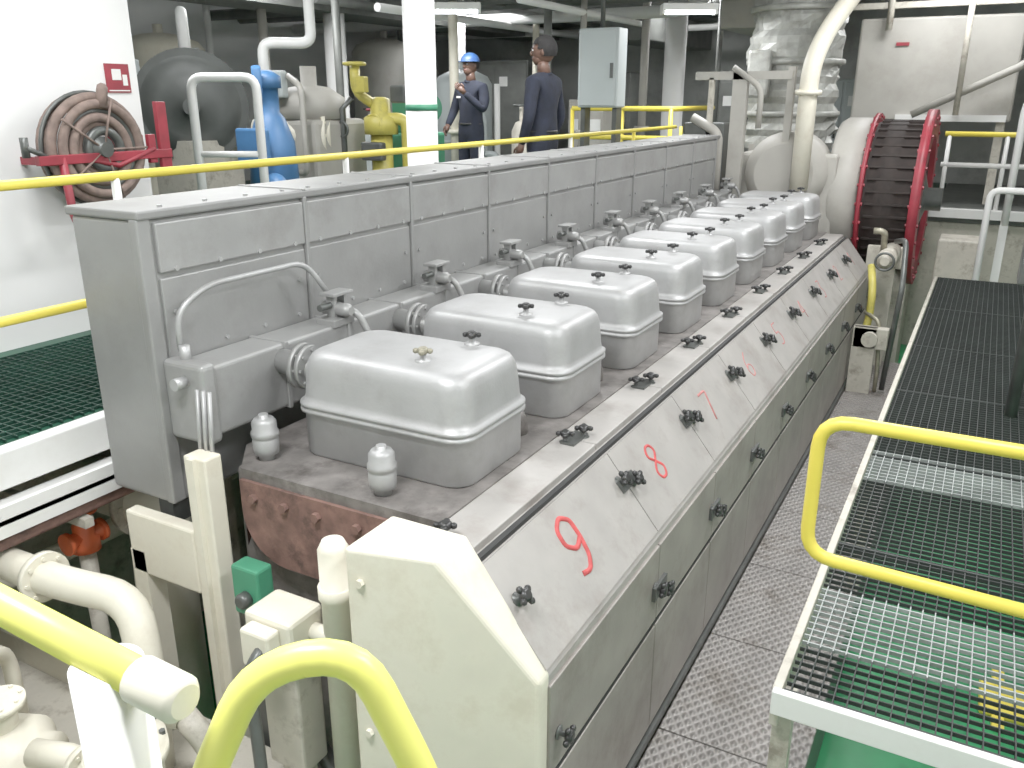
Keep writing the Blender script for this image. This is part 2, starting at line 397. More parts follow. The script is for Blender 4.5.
for i in range(N):
    b=B(); hx,hy=.378,.243
    rings=[]
    for (ins,z,r) in ((.012,0,.08),(.006,.008,.08),(.004,.165,.085),(.0,.171,.085),(-.010,.175,.09),(-.010,.187,.09),(-.004,.190,.09),(-.004,.195,.09),(-.010,.198,.09),(-.010,.210,.09),(.002,.214,.085),
                      (.006,.24,.09),(.010,.30,.09),(.014,.350,.095),(.020,.372,.095),(.031,.390,.09),(.046,.400,.085),(.066,.406,.075),(.10,.409,.06),(.16,.411,.04),(.22,.412,.01)):
        rings.append(rr(0,0,hx-ins,hy-ins,r,z))
    b.loft(rings,SILB)
    for (kx,ky,m) in ((.13,-.11,BRS if i==0 else BLK),(.17,.16,BLK)):
        b.lathe((kx,ky,.403),(0,0,1),[(.03,0),(.03,.012),(.012,.014),(.012,.05)],SILB,12)
        knob(b,(kx,ky,.408),(0,0,1),.030,m,.035)
    b.build('cylinder_head_cover',loc=(-1.808,2.260+.243+P*i,-1.30))
for (x,y) in ((-2.25,2.16),(-1.68,2.13)):
    b=B(); b.lathe((0,0,0),(0,0,1),[(.03,0),(.03,.02),(.046,.025),(.049,.05),(.049,.085),(.046,.09),(.052,.095),(.052,.112),(.046,.118),(.046,.15),(.035,.165),(.018,.168),(.018,.18)],SILB,24)
    b.build('air_vent_canister',loc=(x,y,-1.30))
b=B()
b.box(-2.40,-2.29,1.90,1.98,-3,-1.22,CRE,.008); b.box(-2.36,-2.33,1.88,1.90,-3,-1.22,CRE)
b.box(-2.78,-2.40,1.90,1.96,-1.80,-1.53,CRE,.01); b.box(-2.78,-2.70,1.90,1.98,-3,-1.7,CRE)
b.box(-2.7,-2.62,2.0,2.1,-1.6,-1.50,DMET)
b.build('manifold_mounting_bracket')
b=B(); b.box(-2.20,-2.07,1.88,1.96,-1.80,-1.60,GRNM,.01); b.box(-2.17,-2.09,1.89,1.95,-3,-1.80,DMET)
b.lathe((-2.13,1.88,-1.72),(0,-1,0),[(.03,0),(.03,.03),(.02,.04)],DMET,16)
b.build('green_pump')
# ---------------------------------------------------------------- lower left piping
b=B(); b.box(-3.75,-1.75,.55,1.86,-2.42,-2.34,CRED,.01)
for x in (-3.7,-2.8,-1.85):
    for y in (.6,1.78): b.box(x,x+.06,y,y+.06,FZ,-2.42,CRED)
b.box(-3.6,-1.8,.60,.66,-2.34,-2.28,CRE); b.box(-3.6,-1.8,1.10,1.16,-2.34,-2.30,CRED); b.box(-3.6,-2.5,1.72,1.78,-2.34,-2.22,CRE)
b.build('pump_skid_base')
b=B()
b.tube([(-3.7,1.62,-1.74),(-2.76,1.58,-1.68),(-2.46,1.66,-1.70),(-2.36,1.60,-1.92),(-2.36,1.58,-2.335)],.062,CRE,20,fr=.16)
flange(b,(-2.86,1.588,-1.688),(1,0,0),.095,CRE,.03); flange(b,(-2.36,1.59,-2.00),(0,0,1),.10,CRE,.03); flange(b,(-2.36,1.59,-2.05),(0,0,1),.10,CRE,.03)
b.build('cooling_water_pipe')
b=B()
b.tube([(-3.75,2.3,-1.75),(-3.1,2.3,-1.75),(-3.0,2.2,-2.0),(-3.0,2.2,-3)],.13,CRE,20,fr=.3)
flange(b,(-3.2,2.3,-1.75),(1,0,0),.18,CRED,.03,10)
b.build('large_cream_pipe')
def pump(name,loc,sc=1.0,rot=0,m=CRE):
    b=B()
    b.lathe((0,0,0),(1,0,0),[(.03,-.42),(.03,-.3),(.09,-.3),(.11,-.27),(.11,-.05),(.16,-.05),(.16,0),(.12,0),(.14,.03),(.17,.08),(.17,.18),(.12,.22),(.12,.26),(.05,.27)],m,28)
    for k in range(14):
        a=2*PI*k/14; b.obox((-.16,.115*math.cos(a),.115*math.sin(a)),.2,.012,.02,Matrix.Rotation(a,3,'X'),m)
    b.cyl((.12,0,.1),(.12,0,.26),.05,m); flange(b,(.12,0,.26),(0,0,1),.085,m,.025); flange(b,(-.025,0,0),(1,0,0),.185,m,.03,12)
    b.box(-.3,.2,-.12,.12,-.22,-.19,m); b.box(-.2,-.1,-.08,.08,-.20,-.05,m); b.box(.05,.12,-.08,.08,-.20,-.05,m)
    ob=b.build(name,loc=loc,rot=(0,0,rot)); ob.scale=(sc,sc,sc); return ob
pump('cream_pump',(-2.68,1.16,-2.12),.95,.4)
pump('cream_pump',(-3.3,1.35,-2.12),.95,-.3)
b=B()
b.lathe((-2.02,1.26,-2.34),(0,0,1),[(.12,0),(.12,.02),(.09,.03),(.095,.2),(.10,.44),(.12,.45),(.12,.48),(.118,.48),(.118,.51),(.07,.53),(.03,.54),(.03,.58)],CRE,28)
for k in range(8):
    a=2*PI*k/8; b.lathe((-2.02+.106*math.cos(a),1.26+.106*math.sin(a),-1.90),(0,0,1),[(.010,0),(.010,.085)],DMET,6,False)
b.tube([(-2.12,1.26,-2.0),(-2.3,1.24,-2.0),(-2.42,1.2,-2.0)],.045,CRE,14); flange(b,(-2.22,1.25,-2.0),(1,-.1,0),.075,CRE,.025,6)
b.build('oil_strainer')
b=B()
b.tube([(-3.2,.80,-2.30),(-3.2,.80,-1.84),(-2.6,.84,-1.80),(-2.2,.86,-1.82),(-2.12,.88,-2.0),(-2.12,.88,-2.3)],.032,CRE,12,fr=.1)
for t in ((-2.45,.85,-1.807),(-2.85,.825,-1.815)): flange(b,t,(1,.05,.05),.058,CRE,.02,6)
b.lathe((-2.64,.84,-1.80),(.1,-.2,1),[(.04,-.03),(.04,.04),(.02,.05),(.012,.06),(.012,.10)],CRE,12)
b.torus((-2.63,.825,-1.70),(.1,-.2,1),.05,.009,DMET,24)
for a in range(3):
    R3=Matrix.Rotation(a*2.09,3,'Z'); b.tube([(-2.63,.825,-1.70),Vector((-2.63,.825,-1.70))+R3@Vector((.05,0,0))],.006,DMET,6)
b.tube([(-2.75,.835,-1.81),(-2.80,1.25,-1.83),(-2.95,1.45,-1.95),(-2.95,1.45,-2.33)],.028,CRE,12,fr=.1)
b.build('small_pipe_with_valve')
b=B()
b.lathe((-2.16,1.47,-1.90),(.7,.3,-.3),[(.05,-.15),(.064,-.13),(.053,-.11),(.066,-.09),(.053,-.07),(.066,-.05),(.053,-.03),(.066,-.01),(.053,.01),(.066,.03),(.053,.05),(.05,.1)],CRE,20)
b.tube([(-2.07,1.51,-1.94),(-1.98,1.53,-2.05),(-1.98,1.53,-2.335)],.042,CRED,12,fr=.08)
b.build('bellows_joint')
b=B()
b.cyl((-3.2,1.98,-3),(-3.2,1.98,-1.85),.035,CRED); b.lathe((-3.2,1.98,-1.86),(0,0,1),[(.06,0),(.06,.05),(.045,.07),(.045,.12),(.02,.14),(.015,.2)],REDV,16)
b.torus((-3.2,1.98,-1.67),(0,0,1),.06,.012,REDV); b.box(-3.26,-3.14,1.975,1.985,-1.677,-1.663,REDV); b.box(-3.205,-3.195,1.92,2.04,-1.677,-1.663,REDV)
b.lathe((-3.2,1.89,-1.8),(0,1,0),[(.05,0),(.05,.02),(.035,.02),(.035,.16),(.05,.16),(.05,.18)],REDV,16)
b.build('red_valve')
b=B()
b.tube([(-3.07,-1.9,-1.60),(-3.07,9.2,-1.60)],.028,RUS); b.tube([(-3.55,-1.9,-2.02),(-3.55,9.2,-2.02)],.05,CRE,14)
yy=.5
while yy<9:
    b.box(-3.84,-3.02,yy-.02,yy+.02,-1.67,-1.63,CRED); b.box(-3.84,-3.45,yy-.02,yy+.02,-2.1,-2.07,CRED); yy+=1.4
b.build('longitudinal_pipes')
# ---------------------------------------------------------------- right side plates, grating
b=B()
y=.6
while y<9.4:
    b.box(-.912,-.30,y+.004,y+.796,-2.66,-2.63,PLT,.003); y+=.8
b.box(-.91,-.88,.6,9.4,FZ,-2.66,DMET); b.box(-.33,-.30,.6,9.4,FZ,-2.66,DMET)
b.build('checker_plate_walkway')
GZ=-1.80; gx0,gx1=-.33,1.5; gy0,gy1=2.42,10.0
b=B()
def gm(y): return GRTL if (2.70<y<3.12 or 4.25<y<4.65) else GRT  # glint bands across the walkway, highlight put into the bar colour
segs=[2.42,2.70,3.12,4.25,4.65,10.0]
sx=.042
for a,c in zip(segs[:-1],segs[1:]):
    m=gm((a+c)/2); x=gx0+.02
    while x<gx1: b.box(x-.002,x+.002,a,c,GZ-.018,GZ,m); x+=sx
y=gy0
while y<gy1+.001:
    m=gm(y); hw=.0022 if m==GRT else .003; b.box(gx0,gx1,y-hw,y+hw,GZ-.016,GZ-.001,m); y+=.042
for a in (2.42,3.5,4.6,5.8,7.0,8.4): b.box(gx0,gx1,a-.012,a,GZ-.03,GZ+.002,GRT)
b.build('walkway_grating')
b=B()
b.box(gx0-.03,gx1,gy0-.05,gy0-.020,GZ-.075,GZ+.012,WHI,.004)
b.box(gx0-.035,gx0-.005,gy0-.02,gy1,GZ-.14,GZ+.004,CRED,.004)
for yy in (2.45,4.6,6.8,9.0):
    b.box(gx0-.03,gx0+.03,yy,yy+.06,FZ,GZ-.05,CRED); b.box(1.3,1.36,yy,yy+.06,FZ,GZ-.05,CRED)
b.build('grating_support_frame')
b=B()
pts=[(1.0,2.50,-.90),(-.33,2.50,-.90),(-.33,2.50,-1.35),(1.0,2.50,-1.39)]
b.tube(pts,.021,YEL,14,fr=.09); b.cyl((1.0,2.50,GZ),(1.0,2.50,-.9),.021,YEL)
b.tube([(1.0,2.50,-.90),(1.0,9.5,-.90)],.021,YEL)
b.build('yellow_guard_rail')
b=B(); b.box(.36,.60,4.3,4.6,FZ,FZ+.05,YEL,.02); b.box(.42,.48,4.2,4.75,FZ,FZ+.03,YEL,.01); b.build('yellow_pipe_clamp')
# ---------------------------------------------------------------- foreground rails
b=B()
b.tube([(-1.6,.525,-.60),(-.745,.515,-.640)],.023,YELF,16)
b.lathe((-.76,.515,-.639),(1,0,-.04),[(.023,-.02),(.028,-.015),(.028,.05),(.02,.06)],CRE,16)
b.cyl((-.835,.515,-.64),(-.835,.515,FZ),.042,WHI,n=28); b.cyl((-1.55,.525,-.62),(-1.55,.525,FZ),.03,WHI)
b.build('stair_handrail')
b=B()
b.tube([(-.715,.515,FZ),(-.715,.515,-.80),(-.66,.58,-.625),(-.56,.645,-.605),(-.465,.66,-.80),(-.44,.67,-1.1),(-.44,.67,FZ)],.021,YELF,16,fr=.075)
b.build('ladder_grab_rail')
# ---------------------------------------------------------------- far end of engine
b=B()
b.box(-2.40,-1.40,9.45,10.0,-3,-.55,BEI,.03); b.lathe((-1.9,9.3,-.75),(0,1,0),[(.3,0),(.42,.1),(.42,.5),(.3,.6)],BEI,28)
b.box(-2.5,-2.35,9.3,9.4,-1.3,.25,BEI); b.box(-1.95,-1.88,9.32,9.4,-1.3,.3,BEI); b.box(-2.9,-1.9,9.3,9.38,.18,.26,BEI); b.box(-2.75,-2.7,9.3,9.36,-1.3,.2,CRED)
b.box(-3.0,-2.55,9.3,9.6,-1.0,-.25,DMET,.02); b.tube([(-2.9,9.3,-.2),(-2.6,9.27,-.35),(-2.6,9.27,-1.2)],.05,BEI,12,fr=.1)
b.tube([(-2.2,9.3,-.3),(-2.2,9.3,.1),(-2.5,9.3,.3)],.03,BEI,10,fr=.1)
b.build('turbocharger_housing')
b=B()
rings=[];random.seed(3)
z=-.55; n=28
while z<CZ:
    ph=random.random()*6; R0=.49*(1+random.uniform(-.05,.05))
    rings.append([(-2.15+(R0+.03*math.sin(5*2*PI*k/n+ph)+.02*math.sin(9*2*PI*k/n+2*ph))*math.cos(2*PI*k/n),10.60+R0*math.sin(2*PI*k/n)*(1+.03*math.sin(4*2*PI*k/n+ph)),z)for k in range(n)])
    z+=.07
b.loft(rings,DUCT,False)
for zz in (-.2,.35,.9): b.lathe((-2.15,10.60,zz),(0,0,1),[(.52,0),(.54,.01),(.54,.05),(.52,.06)],DUCT,28)
b.box(-2.55,-2.3,10.02,10.15,.0,.5,DUCT,.03); b.box(-2.5,-1.8,10.2,11,FZ,-.5,BEI)
b.build('insulated_exhaust_duct')
b=B()
b.tube([(-1.72,9.24,-.9),(-1.72,9.24,.30),(-1.64,9.4,.62),(-1.32,9.85,1.25),(-1.2,10.0,CZ)],.09,CRE,18,fr=.2)
flange(b,(-1.72,9.24,.05),(0,0,1),.13,CRE,.04); b.cyl((-1.72,9.26,FZ),(-1.72,9.24,-.9),.05,BEI)
b.build('diagonal_vent_pipe')
b=B()
cx0,cx1=-1.14,-.62; cy=10.2; cz=-1.02; W=cx1-cx0
b.lathe((cx0,cy,cz),(1,0,0),[(.3,-.02),(.78,-.02),(.78,0),(.78,.12),(.80,.14),(.80,.3),(.78,.32),(.78,W-.03),(.76,W-.01),(.3,W-.01)],RUB,48)
for k in range(40):
    a=2*PI*k/40
    b.obox((cx0+W/2,cy+.79*math.cos(a),cz+.79*math.sin(a)),W-.1,.03,.02,Matrix.Rotation(a,3,'X'),RUB)
for x,w,rr_ in ((cx0,.04,.87),(cx1,.09,.91)):
    b.lathe((x,cy,cz),(1,0,0),[(.66,-w/2),(rr_,-w/2),(rr_,w/2),(.66,w/2),(.66,-w/2)],RED,56)
    for k in range(28):
        a=2*PI*k/28; b.lathe((x-w/2-.015,cy+.84*math.cos(a),cz+.84*math.sin(a)),(1,0,0),[(.018,0),(.018,w+.03)],RED,6,False)
b.lathe((cx1,cy,cz),(1,0,0),[(.66,-.1),(.3,0),(.12,.05),(.12,.2)],DMET,32)
b.lathe((cx0-.38,cy+.05,cz),(1,0,0),[(.5,0),(.78,.02),(.82,.08),(.82,.34),(.6,.36)],BEI,48)
b.box(cx0-.1,cx1,cy-.3,cy+.3,FZ,cz-.72,CRED)
b.build('flexible_coupling_wheel')
b=B()
b.box(-.98,-.62,9.20,9.26,-1.62,-1.40,CRED,.01); b.box(-.9,-.7,9.20,9.26,FZ,-1.6,CRED)
b.box(-.90,-.70,8.2,8.26,-2.63,-2.0,CRED)
b.lathe((-.75,8.7,-1.45),(0,-1,0),[(.09,-.52),(.09,.04),(.04,.05),(.04,.12)],CRED,16); b.torus((-.75,8.58,-1.45),(0,1,0),.08,.012,DMET)
b.tube([(-.86,8.6,-1.5),(-.80,8.4,-1.7),(-.80,8.4,-2.0),(-.86,8.3,-2.2)],.035,YELM,10,fr=.1)
b.tube([(-.70,8.9,-1.3),(-.6,8.7,-1.25),(-.55,8.3,-1.6),(-.6,8.3,-2.6)],.025,DMET,10,fr=.1)
b.tube([(-.8,8.9,-1.45),(-.8,8.8,-1.2),(-.9,8.8,-1.2)],.03,BRS,10,fr=.06)
b.box(-.90,-.6,8.2,8.3,-2.2,-2.0,CRED,.01); b.lathe((-.75,8.2,-2.1),(0,-1,0),[(.07,0),(.07,.06)],CRED,14)
b.tube([(-.84,8.4,-1.9),(-.7,8.3,-1.95),(-.66,8.3,-2.4),(-.66,8.3,-2.63)],.02,BRS,10,fr=.06)
b.build('end_valve_assembly')
b=B()
b.box(-1.75,.1,12.4,13.6,-.28,.95,BEI,.03)
for z in (1.05,1.2): b.box(-2,2,12.3,12.39,z,z+.07,CRED)
b.tube([(-1.0,12.2,-.2),(.1,12.2,.35),(.6,12.2,.75)],.045,BEI,12); b.tube([(-1.4,12.3,.8),(-1.4,12.3,CZ)],.04,CRED)
b.box(-1.3,-1.15,12.38,12.41,.62,.66,RED); b.box(-1.7,-1.6,12.5,12.6,-1.32,-.2,CRED); b.box(-.05,.05,12.5,12.6,-1.28,-.2,CRED)
b.box(-1.2,.05,12.36,12.40,-.28,-.2,WHI)
b.tube([(-.5,12.1,-.2),(-.5,12.1,CZ)],.035,CRED); 
b.build('air_cooler_casing')
b=B()
for z in (-.40,-.75): b.tube([(-.55,11.6,z),(2.0,11.6,z)],.03,YEL if z>-.5 else WHI)
for x in (-.5,.1,.7,1.4): b.cyl((x,11.6,-1.3),(x,11.6,-.40),.025,WHI)
b.box(-.6,2.4,11.45,11.6,-1.35,-1.25,WHI)
b.build('aft_platform_railing')
solid('deck_aft_platform_floor',(-.6,2.55,11.62,15.9,-1.42,-1.32),DRUM)
b=B(); b.tube([(.2,10.6,-1.3),(.2,10.6,-.1),(.35,10.7,.4)],.04,WHI,10,fr=.1); b.tube([(.02,10.2,FZ),(.02,10.2,-.9),(.5,10.2,-.9),(.5,10.2,FZ)],.035,WHI,10,fr=.1)
b.box(-.40,.0,10.3,10.8,FZ,-1.45,CRED,.02); b.box(.16,.24,10.56,10.64,FZ,-1.3,WHI)
b.build('aft_pipe_stand')
b=B(); b.cyl((.32,5.6,GZ),(.32,5.6,.3),.035,DMET); b.box(.26,.5,5.55,5.65,.2,.34,DMET,.01); b.box(.22,.45,5.5,5.7,-1.0,-.55,DMET,.01); b.build('control_post')
solid('deck_aft_floor',(-3.2,-.62,11.6,15.9,-1.42,-1.32),GRN)
solid('wall_aft_bulkhead',(-3.2,2.5,11.64,11.7,FZ,-1.43),CRED)
# ---------------------------------------------------------------- wall items
b=B()
c=Vector((-4.36,3.17,-.27)); ax=(1,0,0)
for i,(rr0,m) in enumerate(((.275,HOSE),(.24,HOSE),(.205,DMET),(.17,HOSE),(.135,HOSE),(.10,DMET))): 
    b.torus(c+Vector((.03*(i%2),.01*(i%3),0)),ax,rr0,.026,m,36,8)
b.torus(c+Vector((-.06,0,0)),ax,.25,.026,HOSE); b.torus(c+Vector((-.09,0,0)),ax,.28,.02,HOSE)
b.torus(c+Vector((-.05,0,0)),ax,.30,.012,DMET)
b.lathe(c,ax,[(.07,-.10),(.07,.05),(.04,.06),(.04,.08)],DMET,20)
for k in range(5):
    a=2*PI*k/5; b.tube([c+Vector((.055,0,0)),c+Vector((.055,.28*math.cos(a),.28*math.sin(a)))],.007,HOSE,6)
b.box(-4.59,-4.34,3.40,3.46,-.34,-.20,RED,.005); b.box(-4.34,-4.30,2.78,3.62,-.335,-.285,RED,.004); b.box(-4.34,-4.31,3.55,3.62,-.40,-.02,RED,.004); b.box(-4.34,-4.31,3.47,3.52,-.36,-.2,RED,.004)
b.box(-4.59,-4.34,2.86,2.90,-.34,-.30,RED); b.tube([(-4.32,2.92,-.3),(-4.30,2.92,-.62),(-4.26,2.98,-.74),(-4.26,3.02,-.6)],.022,RED,8,fr=.05); b.tube([(-4.32,2.85,-.3),(-4.3,2.72,-.24)],.014,DMET,8)
b.tube([(-4.32,3.0,-.3),(-4.31,3.25,-.36),(-4.31,3.5,-.28)],.016,RED,8); b.lathe((-4.31,2.72,-.24),(0,0,1),[(.02,-.05),(.02,.05)],DMET,10)
b.tube([(-4.32,3.2,-.05),(-4.32,3.22,.05),(-4.4,3.28,.05)],.03,HOSE,8,fr=.03)
b.build('fire_hose_reel')
b=B(); b.box(-4.60,-4.59,3.46,3.62,.03,.19,RED); b.box(-4.592,-4.588,3.47,3.61,.038,.044,WHI); b.box(-4.592,-4.587,3.50,3.56,.10,.16,WHI); b.box(-4.592,-4.587,3.57,3.60,.07,.13,WHI); b.build('fire_hose_sign')
# ---------------------------------------------------------------- background machines (upper deck)
b=B()
c=Vector((-6.9,6.1,-.08)); ax=Vector((.75,-.66,0)).normalized()
b.lathe(c-ax*1.3,ax,[(.42,0),(.46,.1),(.46,1.1),(.54,1.1),(.54,1.2),(.47,1.2),(.43,1.24),(.30,1.28),(.08,1.29),(.08,1.34)],DRUMD,40)
flange(b,c-ax*.15,ax,.54,DRUMD,.06,20)
b.box(c.x-.5,c.x+.1,c.y-.1,c.y+.5,DZ,-.4,CRED); b.torus(c-ax*.12,ax,.50,.02,DRUM)
b.tube([c-ax*.6+Vector((0,0,.4)),c-ax*.6+Vector((0,0,.9)),c-ax*1.4+Vector((0,0,.9))],.06,WHI,12,fr=.1)
b.build('heat_exchanger_drum')
b=B(); b.tube([(-5.49,4.87,DZ),(-5.49,4.87,.15),(-5.05,5.11,.15),(-5.05,5.11,DZ)],.035,WHI,14,fr=.1); b.tube([(-5.49,4.87,-.42),(-5.05,5.11,-.42)],.025,WHI); b.build('white_pipe_loop')
b=B()
b.lathe((-5.68,5.88,DZ),(0,0,1),[(.24,0),(.24,.2),(.14,.25),(.14,.5),(.22,.55),(.20,.95),(.13,1.15),(.09,1.2),(.09,1.4),(.12,1.4),(.12,1.5),(.04,1.55)],BLU,24)
b.tube([(-5.68,5.8,-.7),(-5.36,5.6,-.7),(-5.36,5.6,DZ)],.08,BLU,14,fr=.12); b.box(-5.86,-5.5,5.62,5.68,-.55,-.25,BLU,.02)
b.tube([(-5.8,5.9,-.3),(-5.62,5.7,.25)],.04,BLU)
b.build('blue_pump')
b=B()
b.box(-6.55,-5.8,6.6,7.4,DZ,-.2,BEI,.05); b.lathe((-6.15,6.95,-.2),(0,0,1),[(.35,0),(.35,.2),(.2,.30),(.08,.32),(.08,.5)],BEI,28); b.cyl((-6.5,6.5,-.35),(-5.85,6.9,-.35),.15,CRE)
flange(b,(-5.9,6.85,-.35),(.7,.5,0),.2,CRE,.04); b.tube([(-6.3,6.5,0),(-6.3,6.5,.5),(-5.95,6.8,.5),(-5.95,6.8,CZ)],.05,WHI,12,fr=.1); b.box(-6.75,-6.5,6.9,7.2,DZ,.2,DRUM,.02)
b.box(-6.45,-6.1,6.5,6.6,.0,.25,GREYP,.02); b.tube([(-6.0,6.55,-.7),(-5.85,6.5,-.7),(-5.85,6.5,.1),(-6.1,6.6,.2)],.03,BEI,10,fr=.08)
b.build('fuel_separator')
b=B()
b.cyl((-5.5,7.25,DZ),(-5.5,7.25,-.35),.11,YELM); b.lathe((-5.5,7.25,-.35),(0,0,1),[(.17,0),(.17,.16),(.10,.2),(.10,.34),(.05,.36)],YELM,20)
b.tube([(-5.5,7.25,-.1),(-5.68,7.1,.05),(-5.68,7.1,.3)],.05,YELM,12,fr=.1); b.tube([(-5.5,7.2,-.2),(-5.25,7.35,-.2),(-5.25,7.35,DZ)],.06,YELM,12,fr=.1); b.torus((-5.68,7.1,.32),(0,0,1),.10,.018,YELM)
b.box(-5.62,-5.36,7.05,7.14,-.6,-.42,DMET,.02); b.box(-5.38,-5.2,7.25,7.4,-.05,.12,DMET,.02); b.box(-5.62,-5.5,7.0,7.08,.05,.2,YELM,.01)
b.torus((-5.5,7.12,-.25),(0,1,0),.09,.015,YELM); b.box(-5.7,-5.3,7.1,7.3,-.85,-.8,YELM)
b.tube([(-5.78,7.0,DZ),(-5.78,7.0,-.1),(-5.70,7.05,0)],.03,DMET); b.torus((-5.78,6.98,-.3),(0,1,0),.07,.012,DMET)
b.build('yellow_valve_station')
b=B()
b.box(-5.72,-5.28,7.65,8.1,DZ,-.35,GRNM,.03); b.box(-5.68,-5.35,7.68,8.0,-.35,.05,GRNM,.02); b.cyl((-5.35,7.75,-.1),(-5.15,7.65,-.1),.11,GRNM); b.tube([(-5.5,7.8,.0),(-5.5,7.8,.3)],.04,GRNM); flange(b,(-5.2,7.675,-.1),(.2,-.1,0),.15,GRNM,.03)
b.build('green_compressor')
def col(name,x,y,r,zt=CZ,m=WHI,z0=DZ,band=None):
    b=B(); b.lathe((x,y,z0),(0,0,1),[(r*1.4,0),(r*1.4,.03),(r,.04),(r,zt-z0)],m,28)
    if band: b.lathe((x,y,band),(0,0,1),[(r*1.03,0),(r*1.03,.05)],GRNM,28)
    return b.build(name)
col('support_pillar',-4.24,6.15,.13,band=-.10); col('support_pillar',-4.15,12.3,.15); col('support_pillar',-7.9,9.5,.14)
b=B()
b.box(-4.08,-3.62,8.9,9.15,-.10,.70,GREYP,.015); b.box(-4.06,-3.64,8.885,8.9,-.08,.68,GREYP,.006); b.box(-3.70,-3.67,8.87,8.885,.2,.35,DMET)
b.box(-4.06,-4.01,8.95,9.1,DZ,-.1,DMET); b.box(-3.69,-3.64,8.95,9.1,DZ,-.1,DMET); b.tube([(-3.85,9.0,.7),(-3.85,9.0,CZ)],.025,DMET)
b.build('electrical_cabinet')
b=B()
for z in (-.12,-.45): b.tube([(-4.6,9.9,z),(-3.3,9.9,z),(-3.3,11.4,z)],.03,YEL,10,fr=.1)
for x in (-4.6,-3.95,-3.35): b.cyl((x,9.9,DZ),(x,9.9,-.12),.025,YEL)
b.build('yellow_guard_rail')
b=B()
for z in (-.12,-.4): b.tube([(-3.1,11.7,z),(-2.4,11.7,z)],.03,RED,10)
for x in (-3.1,-2.75,-2.4): b.cyl((x,11.7,-1.32),(x,11.7,-.1),.025,YEL)
b.build('red_guard_rail')
specs=[('storage_tank',-9.5,8.0,.55,1.9,CRE),('storage_tank',-8.6,11.5,.5,2.0,BEI),('storage_tank',-6.6,10.6,.4,1.5,GREYP)]
for nme,x,y,r,h,m in specs:
    b=B(); b.lathe((x,y,DZ),(0,0,1),[(r,0),(r,h),(r*.85,h+.1),(r*.4,h+.18),(.06,h+.2),(.06,h+.3)],m,32)
    b.tube([(x+r,y-.1,DZ+.5),(x+r+.2,y-.1,DZ+.5),(x+r+.2,y-.1,DZ+h)],.04,WHI,10,fr=.08); flange(b,(x,y,DZ+h*.5),(0,0,1),r*1.04,m,.04,16)
    b.build(nme)
for x,y,w,d,h,m in ((-7.4,13.2,1.2,.6,1.9,DRUM),(-5.6,13.5,.9,.6,1.7,DRUM),(-4.9,11.2,.5,.5,1.3,BEI),(-9.8,13.5,1.4,.6,1.8,BEI),(-3.5,14.4,1.0,.6,1.6,DRUM),(-2.2,14.9,.8,.5,1.6,GREYP)):
    b=B(); b.box(x-w/2,x+w/2,y-d/2,y+d/2,DZ,DZ+h,m,.015)
    for q in range(2):
        xa=x-w/2+.03+q*w/2; b.box(xa,xa+w/2-.05,y-d/2-.015,y-d/2,DZ+.08,DZ+h-.05,m,.006); b.box(xa+.05,xa+.2,y-d/2-.02,y-d/2-.01,DZ+h-.4,DZ+h-.25,WHI)
        b.box(xa+w/2-.12,xa+w/2-.09,y-d/2-.03,y-d/2-.01,DZ+h*.45,DZ+h*.55,BLK)
    b.build('switchboard_cabinet')
b=B(); random.seed(11)
for k in range(9):
    z=random.uniform(.95,1.5); y=10.2+k*.62; m=random.choice([WHI,DRUM,BEI,GREYP,DRUM]); b.tube([(-10.9,y,z),(-3.4-random.random()*1.0,y,z),(-3.3,y+.3,CZ)],random.uniform(.03,.09),m,10,fr=.15)
for k in range(8):
    x=-9.5+k*.95; z=random.uniform(1.0,1.5); m=random.choice([WHI,DRUM,BEI,DRUM]); b.tube([(x,8.8,z),(x,15.9,z)],random.uniform(.03,.08),m,10)
b.box(-8.5,-7.7,7.2,15.9,1.05,1.35,DRUM); b.box(-6.4,-6.0,9.5,15.9,1.15,1.22,DRUM); b.box(-3.4,-2.8,11.8,15.9,.85,1.2,BEI,.02); b.box(-5.4,-4.7,12.6,15.9,.8,1.2,DRUM,.02)
b.build('overhead_pipework')
for x,y,r,m in ((-9.9,9.2,.05,WHI),(-8.3,8.6,.06,BEI),(-7.2,8.7,.05,DRUM),(-6.1,8.9,.045,WHI),(-6.3,9.9,.06,CRE),(-5.1,10.2,.05,DRUM),(-4.75,10.5,.04,BEI),(-4.6,12.3,.06,BEI),(-7.3,11.7,.06,WHI),(-9.0,12.5,.05,DRUM),(-6.4,12.4,.05,CRE),(-3.7,12.9,.04,DRUM)):
    b=B(); b.tube([(x,y,DZ),(x,y,CZ)],r,m,12); flange(b,(x,y,DZ+.9),(0,0,1),r*1.8,m,.05,6); b.lathe((x,y,DZ),(0,0,1),[(r*2,0),(r*2,.02)],m,12); b.build('vertical_riser_pipe')
for k,(x,y) in enumerate(((-9.0,9.6),(-8.0,10.3),(-7.0,9.5),(-7.3,10.6),(-5.9,9.8),(-5.2,9.7),(-6.0,11.6),(-5.5,12.3),(-7.1,7.9),(-6.3,8.2))):
    r=random.uniform(.12,.2); h=random.uniform(.7,1.2); m=[CRE,BEI,DRUM,BLU,GREYP,CRED,DRUM,BEI,CRE,GREYP][k]
    b=B(); b.lathe((x,y,DZ),(0,0,1),[(r*1.3,0),(r*1.3,.1),(r,.12),(r,h),(r*.6,h+.1),(r*.2,h+.12),(r*.2,h+.3)],m,18)
    b.tube([(x,y,DZ+h*.6),(x+.3,y,DZ+h*.6),(x+.3,y,DZ)],.045,m,10,fr=.1); b.torus((x,y,DZ+h+.3),(0,0,1),.09,.014,RED if k%3==0 else DMET)
    b.build('auxiliary_pump')
b=B()
b.box(-8.9,-8.2,6.3,6.9,DZ,-.1,CRE,.03); b.box(-8.7,-8.3,6.4,6.7,-.1,.4,GREYP,.02)
